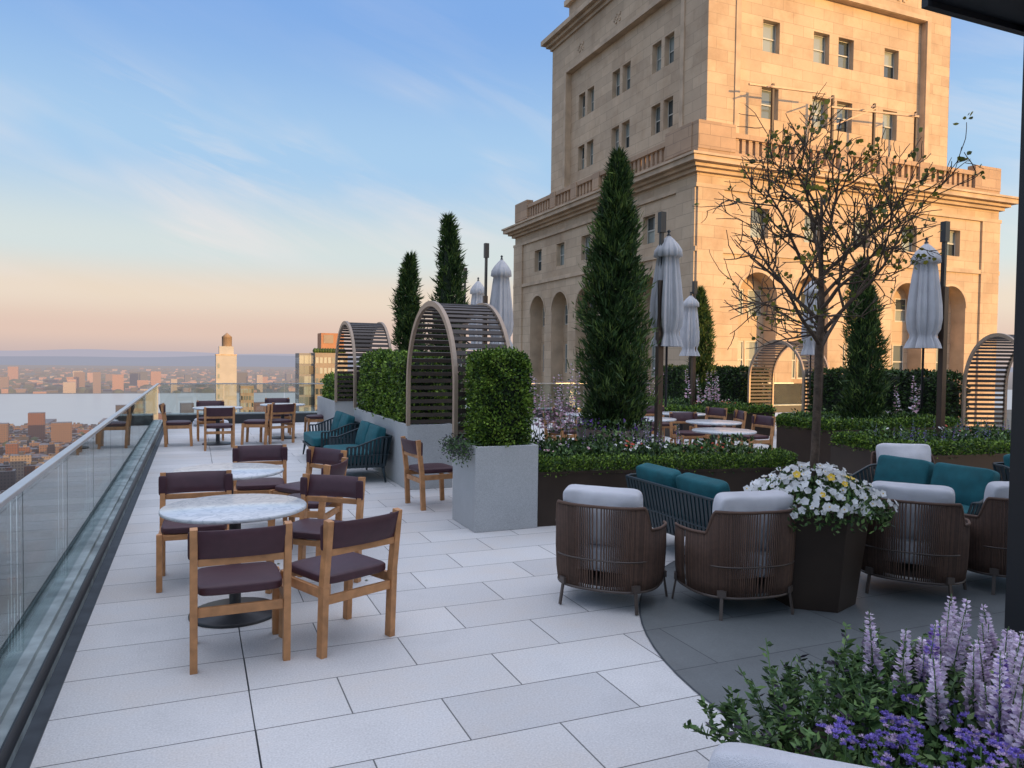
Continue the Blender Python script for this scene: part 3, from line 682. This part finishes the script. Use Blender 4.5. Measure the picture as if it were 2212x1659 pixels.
for i in range(64):
    x=rng.uniform(1.93,2.55); y=rng.uniform(1.42,1.90); z=.46+rng.uniform(0,.09)
    b.tube([(x,y,.34),(x,y,z)],.003,PLG,n=4)
    for j in range(7):
        c=np.array([x,y,z])+rng.normal(size=3)*np.array([.020,.020,.006]); n=26; D=rng.normal(size=(n,3)); D[:,2]=np.abs(D[:,2])*.8; b.kites(np.repeat(c[None],n,0),D,.013,.0045,FP if rng.random()<.75 else FL)
P=np.stack([rng.uniform(1.9,2.9,3200),rng.uniform(1.25,1.95,3200),rng.uniform(.36,.48,3200)],1); scat(b,P,[PLG,PLG2,PLD],.042)
b.obj('ageratum_flowers')
b=MB()
for i in range(62):
    x=rng.uniform(2.38,3.3); y=rng.uniform(1.5,2.12); spike(b,x,y,.36,.62+rng.random()*.21,.036,[FL,FL2,FL2,FL2] if rng.random()<.8 else [FP,FPD,FL],n=190,lo=.35)
P=np.stack([rng.uniform(2.4,3.4,3600),rng.uniform(1.4,2.15,3600),rng.uniform(.36,.56,3600)],1); scat(b,P,[PLG,PLG2,PLD],.05,up=.9)
b.obj('salvia_flowers')

# ------------------------------------------------------------------ canopy with post
e=empty('canopy_structure')
b=MB(); b.bb(3.46,7.6,-1.2,2.76,3.61,3.71,DARKPOST); b.bb(3.44,7.62,2.762,2.80,3.58,3.74,DARKPOST); b.obj('roof',parent=e)
b=MB(); b.bb(4.12,4.30,2.60,2.72,0.007,3.61,DARKPOST); b.bb(7.3,7.45,2.60,2.72,0.007,3.61,DARKPOST); b.obj('posts',parent=e,bevel=.004)

for x,y in((.12,20.4),(.55,19.6)):
    b=MB(); 
    for k in range(4): b.cushion((rng.normal()*.08,rng.normal()*.06,.06+.03*k),(.3,.2,.11),WHITEF,M=Matrix.Rotation(k*1.1,3,'Z'),n=5,p=3)
    b.obj('sandbag' ,(x,y,0))
b=MB()
for i in range(6):
    x=rng.uniform(-.4,2.2);y=rng.uniform(3,8); b.add([(x,y,.004),(x+.015,y+.010,.010),(x+.034,y+.003,.006),(x+.015,y-.011,.006)],[(0,1,2,3)],TL2)
b.obj('fallen_leaves')

# ------------------------------------------------------------------ the stone tower
def wall(b,O,U,Nn,W,z0,z1,holes,mat,wm=None):
    O=Vector(O);U=Vector(U);Nn=Vector(Nn)
    def P(x,z,o=0): 
        q=O+U*x-Nn*o; return (q.x,q.y,z)
    xs=sorted({0,W}|{h['x0'] for h in holes}|{h['x1'] for h in holes}); zs=sorted({z0,z1}|{h['z0'] for h in holes}|{h['z1'] for h in holes})
    for i in range(len(xs)-1):
        for j in range(len(zs)-1):
            cx=(xs[i]+xs[i+1])/2;cz=(zs[j]+zs[j+1])/2
            if any(h['x0']<cx<h['x1'] and h['z0']<cz<h['z1'] for h in holes): continue
            b.add([P(xs[i],zs[j]),P(xs[i+1],zs[j]),P(xs[i+1],zs[j+1]),P(xs[i],zs[j+1])],[(0,1,2,3)],mat)
    for h in holes:
        x0,x1,a,c,d=h['x0'],h['x1'],h['z0'],h['z1'],h.get('d',.35)
        if h.get('arch'):
            r=(x1-x0)/2; cx=(x0+x1)/2; s=c-r; n=16
            pt=[(cx-r*math.cos(math.pi*k/n),s+r*math.sin(math.pi*k/n)) for k in range(n+1)]
            for k in range(n):
                p,q=pt[k],pt[k+1]
                b.add([P(*p),P(*q),P(q[0],c),P(p[0],c)],[(0,1,2,3)],mat)
                b.add([P(*p),P(*q),P(q[0],q[1],d),P(p[0],p[1],d)],[(0,1,2,3)],STONE2)
                def ex(u,f): return (cx+(u[0]-cx)*f,s+(u[1]-s)*f)
                b.add([P(*p,-.04),P(*q,-.04),P(*ex(q,1.12),-.04),P(*ex(p,1.12),-.04)],[(0,1,2,3)],STONE2)
            ztop=s
        else:
            ztop=c; b.add([P(x0,c),P(x1,c),P(x1,c,d),P(x0,c,d)],[(0,1,2,3)],STONE2)
        for x in(x0,x1): b.add([P(x,a),P(x,ztop),P(x,ztop,d),P(x,a,d)],[(0,1,2,3)],STONE2)
        b.add([P(x0,a),P(x1,a),P(x1,a,d),P(x0,a,d)],[(0,1,2,3)],STONE2)
        if h.get('glass',True):
            wm.append((O-Nn*d,U,Nn,x0,x1,a,c))
def glaze(b,items):
    for O,U,Nn,x0,x1,a,c in items:
        def P(x,z,o=0):
            q=O+U*x+Nn*o; return (q.x,q.y,z)
        zm=(a+c)/2
        b.add([P(x0,a,.03),P(x1,a,.03),P(x1,zm,.03),P(x0,zm,.03)],[(0,1,2,3)],WPANE); b.add([P(x0,zm,.045),P(x1,zm,.045),P(x1,c,.045),P(x0,c,.045)],[(0,1,2,3)],WPANE)
        f=.07
        for (p,q,r,s) in((x0,x0+f,a,c),(x1-f,x1,a,c),(x0+f,x1-f,a,a+f),(x0+f,x1-f,c-f,c),(x0+f,x1-f,zm-.035,zm+.035)):
            b.add([P(p,r,.09),P(q,r,.09),P(q,s,.09),P(p,s,.09)],[(0,1,2,3)],WFR)
TX0,TX1,TY0,TY1=23.2,45.8,31.4,54.6
tw=empty('limestone_tower'); W=MB(); items=[]
faces=[((TX0,TY0,0),(1,0,0),(0,-1,0),TX1-TX0),((TX0,TY0,0),(0,1,0),(-1,0,0),TY1-TY0)]
ZB=-60; AD=.95
for O,U,Nn,w_ in faces:
    c=w_/2; holes=[]; 
    for o in(-7.3,-3.65,0,3.65,7.3):
        holes.append(dict(x0=c+o-.6,x1=c+o+.6,z0=8.3,z1=9.85,d=.4))
        holes.append(dict(x0=c+o-1.25,x1=c+o+1.25,z0=-9,z1=6.5,arch=True,d=AD,glass=False))
    wall(W,O,U,Nn,w_,ZB,11.3,holes,STONE,items)
    O2=Vector(O)-Vector(Nn)*AD; bh=[]
    for o in(-7.3,-3.65,0,3.65,7.3):
        for q in(-.60,.60): bh.append(dict(x0=c+o+q-.46,x1=c+o+q+.46,z0=4.3,z1=5.7,d=.12))
        bh.append(dict(x0=c+o-.95,x1=c+o-.05,z0=.9,z1=2.95,d=.12)); bh.append(dict(x0=c+o+.05,x1=c+o+.95,z0=.9,z1=2.95,d=.12)); bh.append(dict(x0=c+o-.8,x1=c+o+.8,z0=-3,z1=-1,d=.12))
    wall(W,O2,U,Nn,w_,-9,6.6,bh,STONE,items)
for (x0,x1,y0,y1) in((TX0,TX1,TY1-.01,TY1),(TX1-.01,TX1,TY0,TY1-.02)): W.bb(x0,x1,y0,y1,ZB,11.3,STONE)
for p,z0,z1 in((.10,7.35,7.6),(.12,10.55,10.75),(.22,11.3,11.5),(.45,11.5,11.68),(.75,11.68,11.95),(.85,11.95,12.07)):
    if z0<11:
        W.bb(TX0-p,TX1+p,TY0-p,TY0-.003,z0,z1,STONE2); W.bb(TX0-p,TX0-.003,TY0,TY1+p,z0,z1,STONE2); W.bb(TX1+.003,TX1+p,TY0,TY1+p,z0,z1,STONE2)
    else: W.bb(TX0-p,TX1+p,TY0-p,TY1+p,z0,z1-.002,STONE2)
for q in((TX0,TX0+1.6),(TX1-1.6,TX1)): W.bb(q[0],q[1],TY0-.12,TY0-.003,ZB,10.54,STONE)
for q in((TY0+.0,TY0+1.6),(TY1-1.6,TY1)): W.bb(TX0-.12,TX0-.003,q[0],q[1],ZB,10.54,STONE)
def balu(O,U,Nn,w_):
    O=Vector(O);U=Vector(U);Nn=Vector(Nn)
    def bx(x0,x1,d0,d1,z0,z1,mat):
        a=O+U*x0-Nn*d0; c=O+U*x1-Nn*d1
        W.bb(min(a.x,c.x),max(a.x,c.x),min(a.y,c.y),max(a.y,c.y),z0,z1,mat)
    bx(0.0,w_,-.02,.42,12.07,12.5,STONED); 
    piers=[(0,2.3),(w_-2.3,w_)]; c=w_/2
    piers+=[(c-5.1,c-4.3),(c-1.9,c-1.1),(c+1.1,c+1.9),(c+4.3,c+5.1)]
    for a,q in piers: bx(a,q,-.06,.46,12.502,13.9 if (a==0 or q==w_) else 13.55,STONED)
    ps=sorted(piers)
    for i in range(len(ps)-1):
        a,q=ps[i][1],ps[i+1][0]; bx(a+.002,q-.002,.0,.40,13.28,13.53,STONED)
        n=max(1,int((q-a)/.42)); 
        for k in range(n):
            x=a+(k+.5)*(q-a)/n; bx(x-.11,x+.11,.10,.32,12.501,13.279,STONED)
balu((TX0,TY0,0),(1,0,0),(0,-1,0),TX1-TX0); balu((TX0,TY0+.47,0),(0,1,0),(-1,0,0),TY1-TY0-.47)
s=2.05; UX0,UX1,UY0,UY1=TX0+s,TX1-s,TY0+s,TY1-s; ZT=25.4
for O,U,Nn,w_,cols in (((UX0,UY0,0),(1,0,0),(0,-1,0),UX1-UX0,(-4.65,-.95,.95,4.65)),((UX0,UY0,0),(0,1,0),(-1,0,0),UY1-UY0,(-5.4,-4.1,-.65,.65,4.1,5.4))):
    c=w_/2; hw=.6 if len(cols)==4 else .48
    wall(W,O,U,Nn,w_,12.0,ZT,[dict(x0=c-7.1,x1=c+7.1,z0=12.9,z1=22.9,d=.38,glass=False)],STONE,items)
    holes=[dict(x0=k+c-hw,x1=k+c+hw,z0=z,z1=z+1.75,d=.42) for k in cols for z in(15.5,19.2)]
    O2=Vector(O)-Vector(Nn)*.38; wall(W,O2,U,Nn,w_,12.9,22.9,holes,STONE,items)
    U_=Vector(U);N_=Vector(Nn);O_=Vector(O)
    def mb(x0,x1,z0,z1,p=.07):
        a=O_+U_*x0+N_*p; q=O_+U_*x1+N_*.003; W.bb(min(a.x,q.x),max(a.x,q.x),min(a.y,q.y),max(a.y,q.y),z0,z1,STONE2)
    mb(c-7.45,c-7.12,12.9,23.2); mb(c+7.12,c+7.45,12.9,23.2); mb(c-7.11,c+7.11,22.92,23.2)
    for k in (-5,0,5):
        for i in range(4):
            for j in range(3):
                if (i+j)%2==0: mb(c+k-.45+i*.22,c+k-.27+i*.22,23.7+j*.2,23.87+j*.2,.06)
for (x0,x1,y0,y1) in((UX0,UX1,UY1-.01,UY1),(UX1-.01,UX1,UY0,UY1-.02)): W.bb(x0,x1,y0,y1,12.1,ZT,STONE)
for p,z0,z1 in((.15,ZT,ZT+.25),(.4,ZT+.25,ZT+.5),(.7,ZT+.5,ZT+.85)): W.bb(UX0-p,UX1+p,UY0-p,UY1+p,z0,z1-.002,STONE2)
W.bb(UX0+.9,UX1-.9,UY0+.9,UY1-.9,ZT+.85,ZT+3.2,STONE); W.bb(UX0+.6,UX1-.6,UY0+.6,UY1-.6,ZT+3.202,ZT+3.6,STONE2); W.bb(UX0+2.2,UX1-2.2,UY0+2.2,UY1-2.2,ZT+3.602,ZT+9,STONE)
W.obj('walls_and_cornices',parent=tw)
G=MB(); glaze(G,items); G.obj('windows',parent=tw)
b=MB(); YM=UY0-.9
for x in(28.9,33.2,36.4,39.8):
    b.beam((x,YM,12.1),(x,YM,16.9),.13,.13,SLAT,side=(1,0,0)); b.beam((x,YM,16.8),(x-1.1,YM-.8,16.3),.08,.08,ARCHM)
b.beam((27.2,YM-.1,16.6),(32.6,YM-.1,16.9),.10,.10,ARCHM); b.beam((33,YM-.1,16.2),(39.9,YM-.1,16.6),.10,.10,ARCHM); b.beam((33.2,YM-.1,15.2),(36.4,YM-.1,16.6),.07,.07,ARCHM)
b.obj('maintenance_frame')

nb=empty('unseen_shading_building'); b=MB(); b.bb(-22,32.7,-42,-25,-150,10.5,BR)  # unseen block added behind the camera to keep low sun off the terrace
b.obj('walls',parent=nb); b=MB()
for i in range(17):
    for j in range(4): b.bb(-20.5+i*3.1,-19+i*3.1,-24.999,-24.95,-4+j*3.6,-2+j*3.6,WPANE)
b.obj('windows',parent=nb)

# ------------------------------------------------------------------ the city, river and hills
def haze_wrap(m,nt,shader_out,hcol=(.47,.39,.41),hscale=4200.,mx_=.85,start=600):  # aerial haze painted into the material as emission, growing with world Y
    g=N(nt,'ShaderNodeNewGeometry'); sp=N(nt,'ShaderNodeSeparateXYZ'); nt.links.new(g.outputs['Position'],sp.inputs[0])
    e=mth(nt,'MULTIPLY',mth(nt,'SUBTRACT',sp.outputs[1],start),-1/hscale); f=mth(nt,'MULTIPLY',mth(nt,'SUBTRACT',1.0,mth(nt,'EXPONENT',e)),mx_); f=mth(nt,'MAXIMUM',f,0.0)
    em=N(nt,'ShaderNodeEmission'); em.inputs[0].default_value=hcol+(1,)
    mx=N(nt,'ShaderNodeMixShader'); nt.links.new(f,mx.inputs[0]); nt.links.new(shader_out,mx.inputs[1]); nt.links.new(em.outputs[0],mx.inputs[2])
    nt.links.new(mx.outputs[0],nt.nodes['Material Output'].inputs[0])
def citymat(name,cols,**kw):
    m,nt,b=newmat(name); b.inputs['Roughness'].default_value=.8
    g=N(nt,'ShaderNodeNewGeometry'); r=N(nt,'ShaderNodeValToRGB'); r.color_ramp.interpolation='CONSTANT'; nt.links.new(g.outputs['Random Per Island'],r.inputs[0])
    e=r.color_ramp.elements; e[0].color=cols[0]+(1,); e[1].position=1-1/len(cols); e[1].color=cols[-1]+(1,)
    for i in range(1,len(cols)-1): k=e.new(i/len(cols)); k.color=cols[i]+(1,)
    sp=N(nt,'ShaderNodeSeparateXYZ'); nt.links.new(g.outputs['Position'],sp.inputs[0]); sn=N(nt,'ShaderNodeSeparateXYZ'); nt.links.new(g.outputs['Normal'],sn.inputs[0])
    a=mth(nt,'GREATER_THAN',mth(nt,'FRACT',mth(nt,'MULTIPLY',mth(nt,'ADD',sp.outputs[0],sp.outputs[1]),1/3.2)),.55)
    c=mth(nt,'GREATER_THAN',mth(nt,'FRACT',mth(nt,'MULTIPLY',sp.outputs[2],1/3.4)),.5)
    wl=mth(nt,'LESS_THAN',mth(nt,'ABSOLUTE',sn.outputs[2]),.5)
    f=mth(nt,'MULTIPLY',mth(nt,'MULTIPLY',mth(nt,'MULTIPLY',a,c),wl),.8)
    mx=N(nt,'ShaderNodeMix',data_type='RGBA'); nt.links.new(f,mx.inputs[0]); nt.links.new(r.outputs[0],mx.inputs[6]); mx.inputs[7].default_value=(.04,.045,.06,1)
    rf=mth(nt,'GREATER_THAN',sn.outputs[2],.5); m6=N(nt,'ShaderNodeMix',data_type='RGBA'); nt.links.new(mth(nt,'MULTIPLY',rf,.75),m6.inputs[0]); nt.links.new(mx.outputs[2],m6.inputs[6]); m6.inputs[7].default_value=(.13,.13,.14,1)
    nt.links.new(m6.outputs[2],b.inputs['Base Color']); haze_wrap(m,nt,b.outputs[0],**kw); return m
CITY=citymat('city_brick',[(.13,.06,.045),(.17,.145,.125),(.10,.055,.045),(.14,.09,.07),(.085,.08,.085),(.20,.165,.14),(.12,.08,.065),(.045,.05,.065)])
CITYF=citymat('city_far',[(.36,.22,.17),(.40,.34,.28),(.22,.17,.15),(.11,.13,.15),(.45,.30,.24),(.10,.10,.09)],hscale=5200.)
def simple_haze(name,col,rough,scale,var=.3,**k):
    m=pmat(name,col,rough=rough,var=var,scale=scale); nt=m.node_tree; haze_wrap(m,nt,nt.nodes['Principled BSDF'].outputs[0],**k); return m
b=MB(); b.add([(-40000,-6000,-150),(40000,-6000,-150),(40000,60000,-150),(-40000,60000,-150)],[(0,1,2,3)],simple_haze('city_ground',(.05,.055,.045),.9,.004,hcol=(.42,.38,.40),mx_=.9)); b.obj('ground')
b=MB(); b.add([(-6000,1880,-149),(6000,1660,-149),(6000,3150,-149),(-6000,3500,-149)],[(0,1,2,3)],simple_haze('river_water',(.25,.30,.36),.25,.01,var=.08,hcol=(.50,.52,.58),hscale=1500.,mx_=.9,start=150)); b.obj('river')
def cbox(b,x,y,w,d,h,mat,rz=0):
    b.box((x,y,-150+h/2),(w,d,h),mat,rz=rz)
b=MB(); R=random.Random(5); y=240
while y<1740:
    x=-y*.62-60
    while x<y*.75+60:
        st_=23 if y<1300 else 28
        if R.random()<.92:
            h=R.choice([14,17,20,24,28,18]); 
            if R.random()<.12 and y<1200: h=R.uniform(34,56)
            if y>1250: h=h*.55
            w_=R.uniform(13,24); d_=R.uniform(13,24)
            if abs(x-12)<40 and y<300: h=20
            cbox(b,x+R.uniform(-3,3),y+R.uniform(-3,3),w_,d_,h,CITY,rz=.12)
            for q in range(2): b.box((x+R.uniform(-5,5),y+R.uniform(-5,5),-150+h+1.5),(R.uniform(3,6),R.uniform(3,6),3.2),CITY,rz=.12)
        x+=st_
    y+=26
for x,y,w_,h in((-372,1330,26,78),(-300,1430,44,40),(-250,1500,24,52),(-196,1380,28,44),(-120,1560,30,60),(-60,1620,34,40),(-15,1640,24,58),(60,1650,30,42),(110,1500,28,66),(150,1600,40,40),(220,1500,30,84),(300,1520,30,60),(-430,1500,30,46)): cbox(b,x,y,w_,24,h,CITY,rz=.1)
# piers reaching into the river
for k in range(14): cbox(b,-900+k*120,1850-(k*120-900)*.018+40,26,130,7,CITY,rz=.02)
b.obj('city_blocks')
b=MB(); y=3420
while y<9500:
    x=-y*.45
    while x<y*.62:
        if R.random()<.62:
            h=R.uniform(6,18)
            if R.random()<(.24 if y<3700 else .08) and y<5000: h=R.uniform(35,85)
            cbox(b,x+R.uniform(-30,30),y+R.uniform(-20,20)+x*-.02,R.uniform(22,55),R.uniform(20,50),h,CITYF,rz=.1)
        x+=70 if y<5000 else 140
    y+=62+ (y-3000)*.03
b.obj('far_shore_city')
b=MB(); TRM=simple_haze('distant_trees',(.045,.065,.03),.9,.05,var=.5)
for i in range(1700):
    y_=R.uniform(3400,9000); x_=R.uniform(-.45*y_,.6*y_); s=R.uniform(14,34)
    b.lathe([(s,0),(s*.9,s*.35),(s*.4,s*.6),(.1,s*.65)],TRM,c=(x_,y_-x_*.02,-150),n=7)
for i in range(1000):
    y_=R.uniform(350,1730); x_=R.uniform(-.55*y_,.6*y_); s=R.uniform(4,8)
    b.lathe([(s*.8,0),(s,s*.8),(s*.7,s*1.6),(.1,s*2)],TRM,c=(x_,y_,-150),n=7)
b.obj('distant_trees')
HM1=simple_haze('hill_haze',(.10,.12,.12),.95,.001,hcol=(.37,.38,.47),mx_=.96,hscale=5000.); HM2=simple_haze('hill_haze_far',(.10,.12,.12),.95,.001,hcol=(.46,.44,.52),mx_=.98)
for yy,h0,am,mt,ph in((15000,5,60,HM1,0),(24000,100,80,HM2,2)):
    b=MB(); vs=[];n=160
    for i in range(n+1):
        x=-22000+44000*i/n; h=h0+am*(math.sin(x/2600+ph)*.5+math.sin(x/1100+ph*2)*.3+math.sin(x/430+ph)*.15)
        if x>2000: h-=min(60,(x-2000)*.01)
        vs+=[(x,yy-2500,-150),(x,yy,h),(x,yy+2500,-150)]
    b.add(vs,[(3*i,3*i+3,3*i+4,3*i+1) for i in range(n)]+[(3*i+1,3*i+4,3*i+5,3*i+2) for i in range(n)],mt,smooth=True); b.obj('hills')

def gridtower(name,x0,x1,y0,y1,zt,mat,nx,glassy=False,extra=None):
    e=empty(name); b=MB(); b.bb(x0,x1,y0,y1,-150,zt,mat)
    if extra: extra(b)
    b.obj('walls',parent=e); b=MB(); wdt=(x1-x0)/nx
    z=zt-3.4
    while z>-45:
        for i in range(nx):
            m_=.16 if not glassy else .06
            b.bb(x0+wdt*(i+m_),x0+wdt*(i+1-m_),y0-.05,y0-.002,z,z+(1.9 if not glassy else 2.7),WPANE)
        ny=max(1,int((y1-y0)/wdt))
        for i in range(ny): b.bb(x0-.05,x0-.002,y0+wdt*(i+.2),y0+wdt*(i+.8),z,z+1.9,WPANE)
        z-=3.4
    b.obj('windows',parent=e); return e
PW=pmat('pale_brick',(.40,.385,.36),rough=.8,var=.08,scale=.3); RB=pmat('red_brick',(.36,.18,.10),rough=.85,var=.1,scale=.3); TANK=pmat('tank_wood',(.28,.20,.14),rough=.9); GW=pmat('grey_cladding',(.20,.20,.20),rough=.6); TANB=pmat('tan_brick',(.28,.23,.18),rough=.85,var=.1,scale=.3)
e=empty('white_apartment_tower'); b=MB(); b.bb(6.4,12.8,266,275,-150,2.4,PW); b.bb(7.4,11.9,267,274,2.41,5.2,PW); b.bb(6.3,12.9,265.9,275.1,2.2,2.6,STONE2)
b.lathe([(1.5,5.2),(1.6,5.3),(1.6,8.3),(1.7,8.35),(.05,9.8)],TANK,c=(9.9,270,0),n=16); b.obj('walls',parent=e)
b=MB(); 
for k in range(6): b.bb(7.0,7.5,265.85,265.95,-2-k*3.4,-.5-k*3.4,WPANE)
b.obj('windows',parent=e)
def ex(b):
    b.bb(38.5,46.0,254,262,3.41,10.0,RB); b.bb(39.3,42.5,253.9,254,6.6,9.4,TANB)
    for k in range(12): b.lathe([(.5,0),(.8,.6),(.5,1.3),(.05,1.6)],HD1,c=(36.0+k*.85,250.5,3.4),n=6)
gridtower('brick_apartment_tower',36,46.5,250,264,3.4,TANB,8,glassy=False,extra=ex)
gridtower('glass_apartment_tower',31.2,35.9,252,262,3.2,GW,3,glassy=True)
gridtower('low_apartment_block',20,26,380,392,-12.0,TANB,5)
